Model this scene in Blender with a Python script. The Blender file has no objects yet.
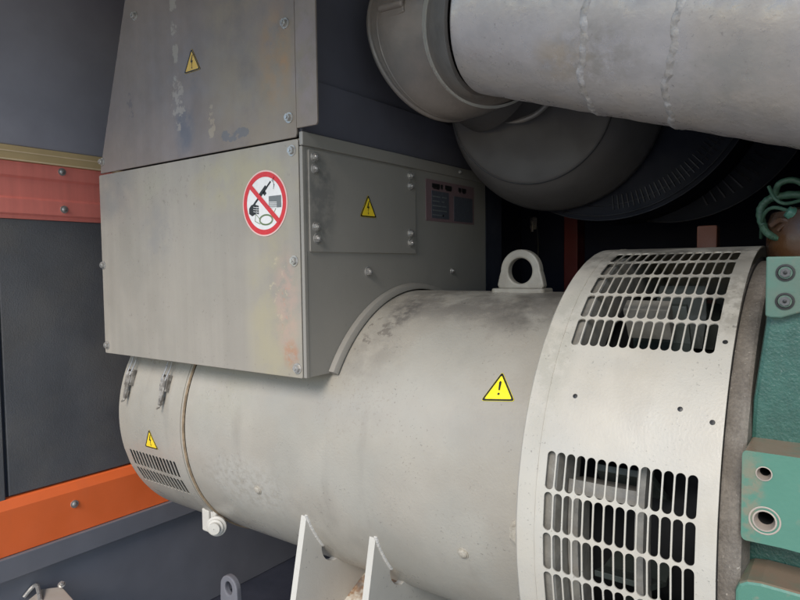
import bpy, bmesh, math, random
from mathutils import Vector, Matrix
S=bpy.context.scene
random.seed(7)
PI=math.pi
# ---------------- camera, world, sun, exposure ----------------
cam=bpy.data.cameras.new('camera'); co=bpy.data.objects.new('camera',cam); S.collection.objects.link(co)
cr=Vector((0.80597286,0.59181939,-0.01255223)); cu=Vector((-0.02015894,0.04863374,0.99861323)); cf=Vector((-0.59160913,0.80460212,-0.05112792))
cm=Matrix.Identity(4)
for i in range(3):
    cm[i][0]=cr[i]; cm[i][1]=cu[i]; cm[i][2]=-cf[i]
cm[0][3],cm[1][3],cm[2][3]=0.40942726,-1.2864201,0.40609659
co.matrix_world=cm
cam.sensor_width=36; cam.lens=627.5239/800*36; cam.clip_start=.02; cam.clip_end=500
S.camera=co
SUN_EL=math.radians(36); SUN_AZ=math.radians(168)     # compass-like: x=sin, y=cos
w=bpy.data.worlds.new('World'); S.world=w; w.use_nodes=True
nt=w.node_tree; bg=nt.nodes['Background']; sk=nt.nodes.new('ShaderNodeTexSky'); sk.sky_type='NISHITA'; sk.sun_disc=False
sk.sun_elevation=SUN_EL; sk.sun_rotation=SUN_AZ; sk.air_density=1.0; sk.dust_density=.3; sk.ozone_density=1.5
nt.links.new(sk.outputs[0],bg.inputs[0]); bg.inputs[1].default_value=.15
sl=bpy.data.lights.new('sun','SUN'); so=bpy.data.objects.new('sun',sl); S.collection.objects.link(so)
sl.energy=2.0; sl.angle=math.radians(26); sl.color=(1,.925,.84)
sd=Vector((math.sin(SUN_AZ)*math.cos(SUN_EL),math.cos(SUN_AZ)*math.cos(SUN_EL),math.sin(SUN_EL)))
so.rotation_euler=sd.to_track_quat('Z','Y').to_euler(); so.location=sd*10
S.view_settings.view_transform='Standard'; S.view_settings.look='None'; S.view_settings.exposure=0.48; S.view_settings.gamma=1
S.render.engine='CYCLES'
# ---------------- materials ----------------
def mat(name,col,rough=.5,metal=0.,var=.10,scale=5.,col2=None,mix=0.,mscale=2.5,streak=0.,speck=0.,speckcol=(.05,.045,.04),sscale=140.,
        bump=.12,bscale=220.,dust=None,stains_and_shade=(),spec=.5,drip=0.):
    m=bpy.data.materials.new(name); m.use_nodes=True; n=m.node_tree.nodes; L=m.node_tree.links
    b=n['Principled BSDF']; b.inputs['Roughness'].default_value=rough; b.inputs['Metallic'].default_value=metal
    b.inputs['Specular IOR Level'].default_value=spec
    tc=n.new('ShaderNodeTexCoord').outputs['Object']
    def noise(sc,det=5,vec=None,rg=.55):
        t=n.new('ShaderNodeTexNoise'); t.inputs['Scale'].default_value=sc; t.inputs['Detail'].default_value=det; t.inputs['Roughness'].default_value=rg
        L.new(vec or tc,t.inputs['Vector']); return t.outputs['Fac']
    def mr(v,a,bb,c=0,d=1):
        t=n.new('ShaderNodeMapRange'); t.interpolation_type='SMOOTHSTEP'; L.new(v,t.inputs[0])
        for i,x in enumerate((a,bb,c,d)): t.inputs[i+1].default_value=x
        return t.outputs[0]
    def mapping(loc=(0,0,0),sc=(1,1,1)):
        t=n.new('ShaderNodeVectorMath'); t.operation='SUBTRACT'; L.new(tc,t.inputs[0]); t.inputs[1].default_value=loc
        u=n.new('ShaderNodeVectorMath'); u.operation='MULTIPLY'; L.new(t.outputs[0],u.inputs[0]); u.inputs[1].default_value=sc
        return u.outputs[0]
    def mul(a,bb):
        t=n.new('ShaderNodeMath'); t.operation='MULTIPLY'; L.new(a,t.inputs[0])
        if isinstance(bb,(int,float)): t.inputs[1].default_value=bb
        else: L.new(bb,t.inputs[1])
        return t.outputs[0]
    def mixc(f,a,bb,mode='MIX'):
        t=n.new('ShaderNodeMix'); t.data_type='RGBA'; t.blend_type=mode
        if isinstance(f,(int,float)): t.inputs[0].default_value=f
        else: L.new(f,t.inputs[0])
        for i,x in ((6,a),(7,bb)):
            if isinstance(x,tuple): t.inputs[i].default_value=(*x,1)
            else: L.new(x,t.inputs[i])
        return t.outputs[2]
    c=col
    if col2: c=mixc(mul(mr(noise(mscale,6),.38,.66),mix),c,col2)
    v=mr(noise(scale,6,rg=.6),.25,.75,1-var,1+var)
    cmb=n.new('ShaderNodeCombineXYZ')
    for i in range(3): L.new(v,cmb.inputs[i])
    c=mixc(1.,c,cmb.outputs[0],'MULTIPLY')
    if streak:
        st=mr(noise(1.,4,mapping(sc=(26,26,1.6))),.35,.7,1-streak,1+streak*.4)
        cmb=n.new('ShaderNodeCombineXYZ')
        for i in range(3): L.new(st,cmb.inputs[i])
        c=mixc(1.,c,cmb.outputs[0],'MULTIPLY')
    if drip:
        c=mixc(mul(mr(noise(1.,5,mapping(sc=(14,14,2.2))),.56,.72),drip),c,(.16,.14,.12))
    for (cen,rad,scol,strength,ns) in stains_and_shade:
        vv=mapping(cen,tuple(1/x for x in rad)); ln=n.new('ShaderNodeVectorMath'); ln.operation='LENGTH'; L.new(vv,ln.inputs[0])
        f=mul(mr(ln.outputs['Value'],1.,.35),mr(noise(ns,7,rg=.65),.36,.60)) if ns>0 else mr(mul(mr(ln.outputs['Value'],1.05,.25),noise(-ns,8,rg=.7)),*((.56,.61) if ns<=-38 else (.48,.52)))
        c=mixc(mul(f,strength),c,scol)
    if speck:
        c=mixc(mul(mul(mr(noise(sscale,2),.64,.74),mr(noise(9.,3),.42,.62)),speck),c,speckcol)
    if dust:
        g=n.new('ShaderNodeNewGeometry'); sx=n.new('ShaderNodeSeparateXYZ'); L.new(g.outputs['Normal'],sx.inputs[0])
        c=mixc(mul(mr(sx.outputs[2],.6,.95),mr(noise(25,4),.25,.55,.5,1)),c,dust)
    L.new(c,b.inputs['Base Color'])
    rv=mr(noise(scale*3,4),.3,.7,max(.05,rough-.1),min(1,rough+.12)); L.new(rv,b.inputs['Roughness'])
    if bump:
        bp=n.new('ShaderNodeBump'); bp.inputs['Strength'].default_value=bump; bp.inputs['Distance'].default_value=.002
        L.new(noise(bscale,4),bp.inputs['Height'])
        b2=n.new('ShaderNodeBump'); b2.inputs['Strength'].default_value=.35; b2.inputs['Distance'].default_value=.006
        L.new(noise(5.5,2),b2.inputs['Height']); L.new(b2.outputs[0],bp.inputs['Normal']); L.new(bp.outputs[0],b.inputs['Normal'])
    return m
def flat(name,col,rough=.45,var=.06): return mat(name,col,rough,var=var,scale=60,bump=.0)
M={}
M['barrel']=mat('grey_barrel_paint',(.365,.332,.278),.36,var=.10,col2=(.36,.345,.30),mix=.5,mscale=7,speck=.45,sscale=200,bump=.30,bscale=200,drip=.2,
   stains_and_shade=[((-.25,-.1,.34),(.42,.16,.10),(.17,.155,.135),.75,16),((-.45,-.28,.25),(.16,.1,.12),(.24,.22,.19),.5,22),((-.40,-.16,.31),(.05,.09,.09),(.12,.11,.10),.8,45),((-.85,-.3,.12),(.2,.15,.1),(.33,.30,.22),.4,14),((-.42,-.3,.12),(.34,.3,.2),(.25,.21,.165),.35,-150),((-.42,-.2,.26),(.22,.2,.14),(.16,.14,.12),.7,-38),((-.15,-.2,.30),(.25,.2,.1),(.22,.20,.17),.4,-60),((-.75,-.34,-.10),(.2,.2,.10),(.48,.46,.41),.5,70),((-.1,-.15,.34),(.14,.2,.09),(.12,.11,.095),.8,10)])  # dark patches along the barrel top paint in shade; the others are marks
M['housing']=mat('pale_grey_housing_paint',(.50,.458,.385),.36,var=.08,col2=(.47,.45,.40),mix=.5,mscale=9,speck=.45,sscale=260,bump=.2,bscale=260,drip=.10,
   stains_and_shade=[((.13,-.12,.44),(.25,.26,.11),(.17,.155,.13),.9,14),((.26,-.25,.36),(.05,.1,.15),(.25,.23,.19),.7,60),((.02,-.3,.25),(.05,.2,.2),(.36,.34,.28),.6,30),((.262,-.31,.31),(.03,.06,.05),(.10,.09,.08),.9,-55)])  # the wide patch on top mixes grime with painted shade
M['box']=mat('aged_grey_box_paint',(.325,.292,.245),.45,var=.06,col2=(.26,.245,.21),mix=.4,mscale=4,streak=.06,speck=.35,bump=.12,
   stains_and_shade=[((-.585,-.38,.34),(.11,.25,.34),(.365,.32,.215),.85,7),((-.70,-.38,.60),(.22,.2,.09),(.35,.31,.21),.7,20),((-.57,-.38,.36),(.08,.25,.22),(.50,.42,.28),.6,-60),((-.545,-.38,.34),(.05,.25,.20),(.45,.22,.16),.6,-48),((-.95,-.38,.60),(.3,.25,.10),(.22,.19,.16),.5,-70),((-.545,-.38,.33),(.05,.2,.15),(.44,.30,.24),.6,40),
           ((-.62,-.38,.60),(.22,.2,.09),(.37,.33,.22),.6,12),((-1.0,-.38,.60),(.14,.2,.07),(.33,.31,.24),.45,14),((-1.2,-.38,.62),(.14,.2,.13),(.20,.20,.19),.6,8),((-1.0,-.38,.5),(.1,.2,.1),(.22,.22,.22),.35,30),
           ((-.535,-.38,.23),(.03,.1,.04),(.40,.16,.07),.6,60)])
M['boxside']=mat('grey_box_side_paint',(.285,.265,.232),.45,var=.05,col2=(.23,.214,.188),mix=.5,speck=.1,bump=.12,stains_and_shade=[((-.49,-.33,.55),(.1,.06,.13),(.13,.13,.125),.6,35)])
M['cover']=mat('weathered_brown_grey_paint',(.21,.175,.162),.48,var=.10,scale=8,col2=(.205,.170,.14),mix=.7,mscale=3.2,streak=.05,speck=.3,speckcol=(.25,.22,.18),bump=.15,
   stains_and_shade=[((-.60,-.38,.90),(.26,.3,.45),(.275,.228,.165),.75,5),((-.87,-.38,.74),(.05,.2,.10),(.11,.12,.15),.8,12),((-.84,-.38,.86),(.05,.2,.06),(.12,.13,.15),.6,14),((-.65,-.38,1.01),(.06,.2,.05),(.11,.135,.14),.8,14),
           ((-.895,-.38,.80),(.07,.3,.17),(.34,.30,.26),.75,-26),((-.900,-.38,1.0),(.032,.3,.42),(.33,.30,.26),.75,-30),((-.77,-.38,.735),(.03,.3,.09),(.36,.30,.22),.7,-34),((-.56,-.38,.84),(.07,.2,.14),(.34,.21,.11),.55,26),
           ((-.1-1.0,-.38,.82),(.06,.2,.10),(.11,.10,.11),.6,-40),((-.70,-.38,.70),(.12,.2,.035),(.12,.13,.15),.7,-20),((-.475,-.38,.82),(.05,.2,.16),(.27,.215,.215),.6,26),((-.535,-.38,.82),(.02,.1,.02),(.42,.20,.08),.6,30)])
M['navy']=mat('dark_navy_paint',(.038,.043,.062),.5,var=.15,col2=(.05,.05,.065),mix=.5,bump=.05,spec=.3)
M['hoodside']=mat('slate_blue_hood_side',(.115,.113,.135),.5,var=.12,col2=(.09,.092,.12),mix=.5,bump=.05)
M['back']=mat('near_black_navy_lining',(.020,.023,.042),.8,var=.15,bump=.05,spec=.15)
M['foam']=mat('charcoal_foam_panel',(.115,.115,.12),.62,var=.16,scale=4,col2=(.14,.13,.12),mix=.6,mscale=6,speck=.5,speckcol=(.13,.12,.11),sscale=70,bump=.5,bscale=300)
M['upper']=mat('blue_grey_wall_paint',(.37,.355,.40),.4,var=.08,col2=(.31,.298,.33),mix=.6,mscale=1.5,bump=.06)
M['bluegrey']=mat('blue_grey_frame_paint',(.18,.18,.20),.45,var=.08,bump=.05)
M['orange']=mat('orange_frame_paint',(.97,.18,.045),.42,var=.05,bump=.06,drip=.05)
M['redrail']=mat('faded_red_rail_paint',(.84,.235,.185),.45,var=.10,bump=.06,streak=.08)
M['yellow']=mat('ochre_edge_strip',(.62,.45,.23),.45,var=.12,bump=.05)
M['paleedge']=mat('pale_strip_edge',(.85,.66,.42),.4,bump=0)
M['dullred']=mat('dark_red_post_paint',(.16,.018,.016),.5,bump=.05)
M['orangeblock']=mat('faded_orange_block_paint',(.22,.075,.045),.55,bump=.15,speck=.5)
M['steel']=mat('zinc_steel',(.46,.44,.41),.34,metal=.6,var=.15,scale=40,bump=.05)
M['painted_bolt']=mat('painted_bolt',(.44,.40,.33),.45,var=.3,scale=90,col2=(.2,.17,.13),mix=.6,mscale=70,bump=.3)
M['eye']=mat('grimy_shaded_eye_paint',(.30,.28,.235),.5,col2=(.2,.18,.15),mix=.7,mscale=20,bump=.3)  # grime tone, darkened further to paint in the shade on the eye
M['pipe']=mat('silver_pipe_paint',(.47,.43,.415),.34,metal=.25,var=.14,scale=14,col2=(.40,.35,.31),mix=.95,mscale=7,speck=.55,sscale=150,speckcol=(.20,.18,.16),bump=.35,bscale=90,
   stains_and_shade=[((.065,-.40,.705),(.13,.14,.09),(.27,.24,.20),.65,42),((.245,-.40,.64),(.13,.14,.09),(.33,.31,.28),.7,24),((.02,-.38,.72),(.08,.1,.055),(.46,.34,.20),.45,26)])
M['latch']=mat('grimy_latch_metal',(.36,.33,.29),.45,metal=.2,var=.35,scale=70,col2=(.10,.085,.07),mix=.8,mscale=60,bump=.3)
M['weld']=mat('weld_bead',(.52,.49,.48),.42,metal=.25,var=.2,scale=90,col2=(.36,.32,.28),mix=.8,mscale=45,bump=.8,bscale=140)
M['elbow']=mat('tarnished_elbow',(.20,.185,.17),.5,metal=.2,var=.2,scale=8,col2=(.22,.17,.135),mix=.6,mscale=4,bump=.3,bscale=100)
M['band']=mat('bright_band',(.60,.58,.52),.35,metal=.5,var=.1,bump=.1)
M['drum']=mat('dark_grey_drum',(.075,.067,.063),.55,var=.12,col2=(.07,.064,.06),mix=.6,bump=.15,spec=.3)
M['drumshell']=mat('grey_drum_shell',(.15,.14,.135),.55,var=.1,bump=.15)
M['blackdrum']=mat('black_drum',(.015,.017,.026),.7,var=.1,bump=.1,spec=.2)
M['glint']=mat('painted_glint',(.035,.035,.042),.4,metal=.3,var=.3,scale=20,bump=0)  # lighter tone that paints glints onto the black casing's edges and ribs
M['cast']=mat('rough_brown_cast',(.21,.185,.155),.75,var=.2,scale=230,col2=(.14,.12,.10),mix=.7,mscale=25,bump=.5,bscale=320,speck=.9,sscale=260,speckcol=(.45,.41,.35))
M['green']=mat('light_green_engine_paint',(.088,.225,.165),.36,var=.07,bump=.12,bscale=160,speck=.5,speckcol=(.30,.24,.18),sscale=60,dust=(.27,.195,.135),stains_and_shade=[((.305,-.42,.12),(.02,.1,.08),(.26,.20,.14),.7,60)])
M['shadedgreen']=mat('shaded_green_engine_paint',(.072,.16,.122),.42,var=.10,col2=(.11,.13,.10),mix=.5,mscale=18,bump=.12,bscale=160,speck=.5,speckcol=(.20,.16,.12),sscale=60)  # engine green darkened to paint in the shade on the upper bracket
M['teal']=mat('hammered_green_casting',(.038,.108,.086),.32,var=.15,scale=60,bump=.55,bscale=260,speck=.6,sscale=220,speckcol=(.25,.3,.27),dust=(.22,.155,.105))
M['hose']=mat('green_hose_sleeve',(.05,.11,.07),.5,var=.25,scale=60,bump=.7,bscale=160)
M['brown']=mat('amber_brown_canister',(.075,.032,.012),.3,var=.3,scale=14,col2=(.16,.14,.15),mix=.4,mscale=10,bump=.1)
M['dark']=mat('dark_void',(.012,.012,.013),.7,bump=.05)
M['interior']=mat('dusty_dark_metal',(.10,.10,.10),.55,var=.2,scale=20,bump=.3)
M['blade']=mat('pale_dusty_blade',(.045,.055,.048),.5,var=.15,scale=20,bump=.3)
M['flange']=mat('dusty_beige_flange',(.22,.205,.175),.55,var=.25,scale=30,col2=(.2,.19,.17),mix=.7,mscale=20,bump=.4)
M['foot']=mat('cream_foot_paint',(.56,.53,.47),.45,var=.06,bump=.15,speck=.4)
M['rusty']=mat('rust_flecked_cream_paint',(.56,.52,.44),.55,var=.1,bump=.3,stains_and_shade=[((-.47,-.2,-.38),(.3,.3,.2),(.26,.13,.05),.9,38),((-.47,-.14,-.35),(.3,.06,.05),(.12,.10,.09),.9,30)])
M['weldpaint']=mat('painted_weld_bead',(.55,.53,.49),.5,var=.15,scale=60,bump=1.,bscale=120)
M['rustseam']=mat('rusty_seam',(.30,.22,.14),.6,var=.3,scale=60,bump=.4)
M['yellowst']=flat('yellow_sticker',(.86,.62,.03)); M['ochrest']=flat('faded_yellow_sticker',(.68,.43,.08)); M['brightst']=flat('bright_yellow_sticker',(.92,.78,.02))
M['ink']=flat('black_ink',(.012,.012,.012)); M['white']=flat('white_sticker',(.78,.76,.73)); M['red']=flat('red_ink',(.62,.028,.035)); M['pink']=flat('pink_sticker_edge',(.75,.50,.45))
M['green_ink']=flat('dull_green_ink',(.16,.22,.10)); M['greyink']=flat('grey_ink',(.16,.17,.17))
M['platelabel']=flat('dull_red_plate_border',(.20,.13,.135)); M['platefield']=flat('dark_plate_field',(.075,.08,.095))
M['tan']=mat('tan_primer_plate',(.50,.38,.27),.55,col2=(.45,.42,.38),mix=.7,bump=.2)
M['concrete']=mat('pale_concrete',(.42,.405,.38),.8,var=.1,bump=.3,bscale=60)
M['black']=mat('black_rubber',(.02,.02,.02),.5)
# ---------------- mesh helpers ----------------
class MB:
    def __init__(s): s.v=[]; s.f=[]; s.m=[]
    def add(s,vs,fs,mi=0):
        o=len(s.v); s.v+= [tuple(v) for v in vs]; s.f+=[tuple(i+o for i in f) for f in fs]; s.m+=[mi]*len(fs)
    def box(s,x0,x1,y0,y1,z0,z1,mi=0):
        vs=[(x,y,z) for x in(x0,x1) for y in(y0,y1) for z in(z0,z1)]
        s.add(vs,[(0,1,3,2),(4,6,7,5),(0,4,5,1),(2,3,7,6),(0,2,6,4),(1,5,7,3)],mi)
    def prism(s,poly,ax,a,b,mi=0):
        """poly: 2D points, extruded along axis ax from a to b. ax 0: (y,z); 1: (x,z); 2: (x,y)"""
        def P(p,t): q=list(p); q.insert(ax,t); return tuple(q)
        n=len(poly); vs=[P(p,a) for p in poly]+[P(p,b) for p in poly]
        fs=[tuple(range(n)),tuple(range(2*n-1,n-1,-1))]+[(i,(i+1)%n,(i+1)%n+n,i+n) for i in range(n)]
        s.add(vs,fs,mi)
    def loopgap(s,outer,inner,ax,a,b,mi=0):
        """plate with a hole: outer and inner loops of the same length"""
        def P(p,t): q=list(p); q.insert(ax,t); return tuple(q)
        n=len(outer); vs=[P(p,a) for p in outer]+[P(p,a) for p in inner]+[P(p,b) for p in outer]+[P(p,b) for p in inner]
        fs=[]
        for i in range(n):
            j=(i+1)%n
            fs+=[(i,j,j+n,i+n),(i+2*n,i+3*n,j+3*n,j+2*n),(i,i+2*n,j+2*n,j),(i+n,j+n,j+3*n,i+3*n)]
        s.add(vs,fs,mi)
    def lathe(s,prof,cen,ax,n=96,mi=0,a0=0,a1=2*PI):
        """prof: (t along axis, radius)"""
        full=abs(a1-a0-2*PI)<1e-6; k=n if full else n+1
        d=Vector(ax).normalized(); e1=d.orthogonal().normalized()
        if abs(d.x)>.99: e1=Vector((0,-1,0)); e2=Vector((0,0,1))
        else: e2=d.cross(e1)
        c=Vector(cen); vs=[]
        for (t,r) in prof:
            for i in range(k):
                a=a0+(a1-a0)*i/n; vs.append(c+d*t+(e1*math.cos(a)+e2*math.sin(a))*r)
        fs=[]
        for j in range(len(prof)-1):
            for i in range(n):
                i2=(i+1)%k; fs.append((j*k+i,j*k+i2,(j+1)*k+i2,(j+1)*k+i))
        s.add(vs,fs,mi)
    def tube(s,pts,r,n=12,mi=0,cap=True):
        pts=[Vector(p) for p in pts]; vs=[]; K=len(pts); up=None
        rr=r if callable(r) else (lambda i:r)
        for i,p in enumerate(pts):
            t=(pts[min(i+1,K-1)]-pts[max(i-1,0)]).normalized()
            if up is None: up=t.orthogonal().normalized()
            up=(up-t*up.dot(t)).normalized(); e=t.cross(up)
            for k in range(n):
                a=2*PI*k/n; vs.append(p+(up*math.cos(a)+e*math.sin(a))*rr(i))
        fs=[(i*n+k,i*n+(k+1)%n,(i+1)*n+(k+1)%n,(i+1)*n+k) for i in range(K-1) for k in range(n)]
        if cap: fs+=[tuple(range(n)),tuple(range((K-1)*n,K*n))]
        s.add(vs,fs,mi)
    def build(s,name,mats,parent=None,smooth=False,bevel=0,merge=False,auto=None,solid=None):
        me=bpy.data.meshes.new(name); bm=bmesh.new()
        vs=[bm.verts.new(v) for v in s.v]
        for f,mi in zip(s.f,s.m):
            try: fa=bm.faces.new([vs[i] for i in f]); fa.material_index=mi
            except ValueError: pass
        if merge: bmesh.ops.remove_doubles(bm,verts=bm.verts,dist=2e-5)
        bmesh.ops.recalc_face_normals(bm,faces=bm.faces)
        if smooth or auto:
            for f in bm.faces: f.smooth=True
            lim=math.radians(auto or 35)
            for e in bm.edges:
                if len(e.link_faces)==1 or (len(e.link_faces)==2 and e.calc_face_angle(0)>lim): e.smooth=False
        bm.to_mesh(me); bm.free()
        for m in (mats if isinstance(mats,(list,tuple)) else [mats]): me.materials.append(m)
        o=bpy.data.objects.new(name,me); S.collection.objects.link(o)
        if parent is not None: attach(o,parent)
        if solid:
            md=o.modifiers.new('Solidify','SOLIDIFY'); md.thickness=solid; md.offset=-1; md.use_even_offset=False
        if bevel:
            md=o.modifiers.new('Bevel','BEVEL'); md.width=bevel; md.segments=2; md.limit_method='ANGLE'; md.angle_limit=math.radians(40); md.harden_normals=False
        return o
def worldloc(o):
    v=Vector((0,0,0))
    while o is not None: v=v+o.location; o=o.parent     # parents are never rotated when used with world-coordinate children
    return v
def attach(o,parent): o.parent=parent; o.location=-worldloc(parent)
def thing(name,label,cat,loc,group=None):
    o=bpy.data.objects.new(name,None); S.collection.objects.link(o); o.location=loc; o.empty_display_size=.05
    o['label']=label; o['category']=cat
    if group: o['group']=group
    return o
def tag(o,label,cat,group=None):
    o['label']=label; o['category']=cat
    if group: o['group']=group
    return o
def struct(o): o['kind']='structure'; return o
def ngon(c,r,n=24,a0=0,sx=1,sy=1): return [(c[0]+r*sx*math.cos(a0+2*PI*i/n),c[1]+r*sy*math.sin(a0+2*PI*i/n)) for i in range(n)]
def rrect(x0,x1,y0,y1,r,k=5):
    out=[]
    for (cx,cy,a) in ((x1-r,y1-r,0),(x0+r,y1-r,90),(x0+r,y0+r,180),(x1-r,y0+r,270)):
        for i in range(k+1):
            t=math.radians(a+90*i/k); out.append((cx+r*math.cos(t),cy+r*math.sin(t)))
    return out
# bolt meshes, local +Z outward
def bolt_mesh(name,mat_,r=.0085,h=.006,wr=.012,wh=.0018,shank=.0035,dome=False):
    b=MB()
    b.lathe([(0,0.0001),(0,wr),(wh,wr*.97),(wh,0.0001)],(0,0,0),(0,0,1),20)
    if dome:
        b.lathe([(wh,r),(wh+h*.4,r*.95),(wh+h*.8,r*.6),(wh+h,.0001)],(0,0,0),(0,0,1),20)
    else:
        b.prism(ngon((0,0),r,6,.3),2,wh,wh+h)
        b.lathe([(wh+h,r*.8),(wh+h+.0008,r*.74),(wh+h+.0008,.0001)],(0,0,0),(0,0,1),12)
        b.lathe([(wh+h,shank),(wh+h+.003,shank*.9),(wh+h+.003,.0001)],(0,0,0),(0,0,1),12)
    o=b.build(name,mat_); me=o.data; bpy.data.objects.remove(o); return me
ME_b=bolt_mesh('bolt',M['steel']); ME_pb=bolt_mesh('painted_bolt',M['painted_bolt'],.010,.007,.013); ME_d=bolt_mesh('screw',M['steel'],.006,.004,.009,dome=True)
ME_sm=bolt_mesh('nut',M['steel'],.0075,.006,.0105)
ME_plug=bolt_mesh('plug',M['painted_bolt'],.009,.005,.0115,dome=True)
def put(me,name,parent,pos,normal,spin=None,sc=1):
    o=bpy.data.objects.new(name,me); S.collection.objects.link(o)
    o.parent=parent; o.location=Vector(pos)-worldloc(parent)
    q=Vector(normal).to_track_quat('Z','Y'); o.rotation_mode='QUATERNION'
    s=random.uniform(0,1) if spin is None else spin
    from mathutils import Quaternion
    o.rotation_quaternion=q@Quaternion((0,0,1),s); o.scale=(sc,sc,sc)
    return o
def cylpt(x,deg,R): a=math.radians(deg); return Vector((x,-R*math.cos(a),R*math.sin(a)))
def cyln(deg): a=math.radians(deg); return Vector((0,-math.cos(a),math.sin(a)))
# cylinder shell (axis x) with grids of rounded slots
def slot_shell(b,R,xlim,grids,mi=0,tstep=3.):
    xl=set([xlim[0],xlim[1]]); tl=set(i*tstep for i in range(int(-180/tstep),int(180/tstep)+1)); cells=[]
    for (x0,x1,nx,t0,t1,nt_,gapx,gapt) in grids:
        wx=(x1-x0)/nx; wt=(t1-t0)/nt_
        tl={t for t in tl if not (t0-.9<t<t1+.9)}
        a=(wx-gapx)/2; B=(math.radians(wt)*R-gapt)/2; bs=math.degrees((B-a)/R)
        for i in range(nx):
            xc=x0+(i+.5)*wx
            for q in (-.5,-.25,0,.25,.5): xl.add(xc+q*wx)
            for j in range(nt_):
                cells.append((xc,t0+(j+.5)*wt,wx,wt,a,B,bs))
        for j in range(nt_):
            tcn=t0+(j+.5)*wt; mid=(bs+wt/2)/2
            for q in (-wt/2,-mid,-bs,bs,mid,wt/2): tl.add(tcn+q)
    def uniq(s):
        out=[]
        for v in sorted(s):
            if not out or v-out[-1]>1e-6: out.append(v)
        return out
    xl=uniq(xl); 
    # refine gaps in x
    tl=uniq(tl)
    def inhole(x,t): return any(g[0]<x<g[1] and g[3]<t<g[4] for g in grids)
    P=lambda x,t: cylpt(x,t,R)
    idx={}
    base=len(b.v); vs=[]
    def V(x,t):
        k=(round(x,6),round(t,5))
        if k not in idx: idx[k]=len(vs); vs.append(P(x,t))
        return idx[k]
    fs=[]
    for i in range(len(xl)-1):
        for j in range(len(tl)-1):
            if inhole((xl[i]+xl[i+1])/2,(tl[j]+tl[j+1])/2): continue
            fs.append((V(xl[i],tl[j]),V(xl[i+1],tl[j]),V(xl[i+1],tl[j+1]),V(xl[i],tl[j+1])))
    for (xc,tc_,wx,wt,a,B,bs) in cells:
        w2,h2=wx/2,wt/2; mid=(bs+h2)/2; k=math.degrees(1/R)
        up=[(w2,bs),(w2,mid),(w2,h2),(w2/2,h2),(0,h2),(-w2/2,h2),(-w2,h2),(-w2,mid),(-w2,bs)]
        outer=up+[(-x,-t) for x,t in up]
        ui=[(a*math.cos(PI*i/8),bs+a*math.sin(PI*i/8)*k) for i in range(9)]
        inner=ui+[(-x,-t) for x,t in ui]
        O=[V(xc+x,tc_+t) for x,t in outer]; I=[V(xc+x,tc_+t) for x,t in inner]; n=len(O)
        for i in range(n):
            j=(i+1)%n; fs.append((O[i],O[j],I[j],I[i]))
    b.add(vs,fs,mi)
# ================= SETTING =================
b=MB(); b.box(-40,40,-40,40,-1.32,-1.30); g=struct(b.build('ground',M['concrete']))
b=MB(); b.box(-1.6,2.2,-.70,1.15,-.86,-.80); struct(b.build('floor',M['navy']))
b=MB(); b.box(-1.56,-1.50,-.72,1.15,-.80,1.50); struct(b.build('left_wall',M['navy']))
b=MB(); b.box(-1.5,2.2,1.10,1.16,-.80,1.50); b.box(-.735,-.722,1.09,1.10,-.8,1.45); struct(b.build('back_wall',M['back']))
b=MB(); b.box(-1.6,2.2,-.70,1.16,1.50,1.56); b.box(-1.6,2.2,-.76,-.70,1.27,1.56); b.box(-1.6,2.2,-1.32,-.70,1.27,1.33); struct(b.build('ceiling_and_shade_canopy',M['navy']))  # roof plus unseen header and forward canopy, shaped to shade the upper parts
b=MB(); b.box(2.2,2.26,-.2,1.16,-.8,1.5); struct(b.build('right_wall',M['navy']))
# panels and rails on the left wall
t=thing('wall_panel','smooth blue-grey sheet panel on the left wall, above the ochre strip','panel',(-1.5,.1,.757))
b=MB(); b.box(-1.5,-1.478,-.72,1.05,.757,1.49); b.build('sheet',M['upper'],t,bevel=.003)
t=thing('foam_panel','charcoal sound-absorbing panel between the red rail and the orange beam','panel',(-1.5,.1,-.2))
b=MB(); b.box(-1.5,-1.488,-.552,1.05,-.215,.556); b.box(-1.5,-1.486,-.72,-.562,-.30,.556); b.build('foam_sheet',M['foam'],t,bevel=.002)
t=thing('wall_rail','faded red rail with ochre top edge running along the left wall','rail',(-1.5,.1,.556))
b=MB(); b.prism([(-1.5,.556),(-1.484,.556),(-1.482,.566),(-1.476,.571),(-1.476,.611),(-1.483,.617),(-1.483,.668),(-1.476,.675),(-1.476,.7135),(-1.5,.7135)],1,-.72,1.05); b.build('rail_profile',M['redrail'],t,bevel=.0015)
b=MB(); b.box(-1.5,-1.472,-.72,1.05,.714,.7555); b.box(-1.472,-1.469,-.72,1.05,.715,.7185,1); b.box(-1.472,-1.4705,-.72,1.05,.738,.741,1); b.build('edge_strip',[M['yellow'],M['paleedge']],t)
for y,z in ((-.379,.698),(-.377,.589),(.3,.698),(.3,.589)): put(ME_d,'screw',t,(-1.4765 if z>.6 else -1.4762,y,z),(1,0,0),sc=1.25)
t=thing('base_beam','bright orange beam with grey lower flange along the foot of the left wall','beam',(-1.5,.1,-.43))
b=MB(); b.prism([(-1.5,-.218),(-1.484,-.222),(-1.474,-.248),(-1.474,-.376),(-1.5,-.376)],1,-.72,1.05); b.build('beam_body',M['orange'],t,bevel=.002)
b=MB(); b.box(-1.5,-1.462,-.72,1.05,-.440,-.377); b.build('flange',M['bluegrey'],t,bevel=.002)
for y in (-.382,.35): put(ME_d,'screw',t,(-1.474,y,-.287),(1,0,0),sc=1.3)
t=thing('sill_panel','dull blue-grey lower frame side under the orange beam','panel',(-1.5,.1,-.8))
b=MB(); b.box(-1.5,-1.486,-.72,1.05,-.798,-.442); b.build('side_sheet',M['bluegrey'],t)
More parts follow.
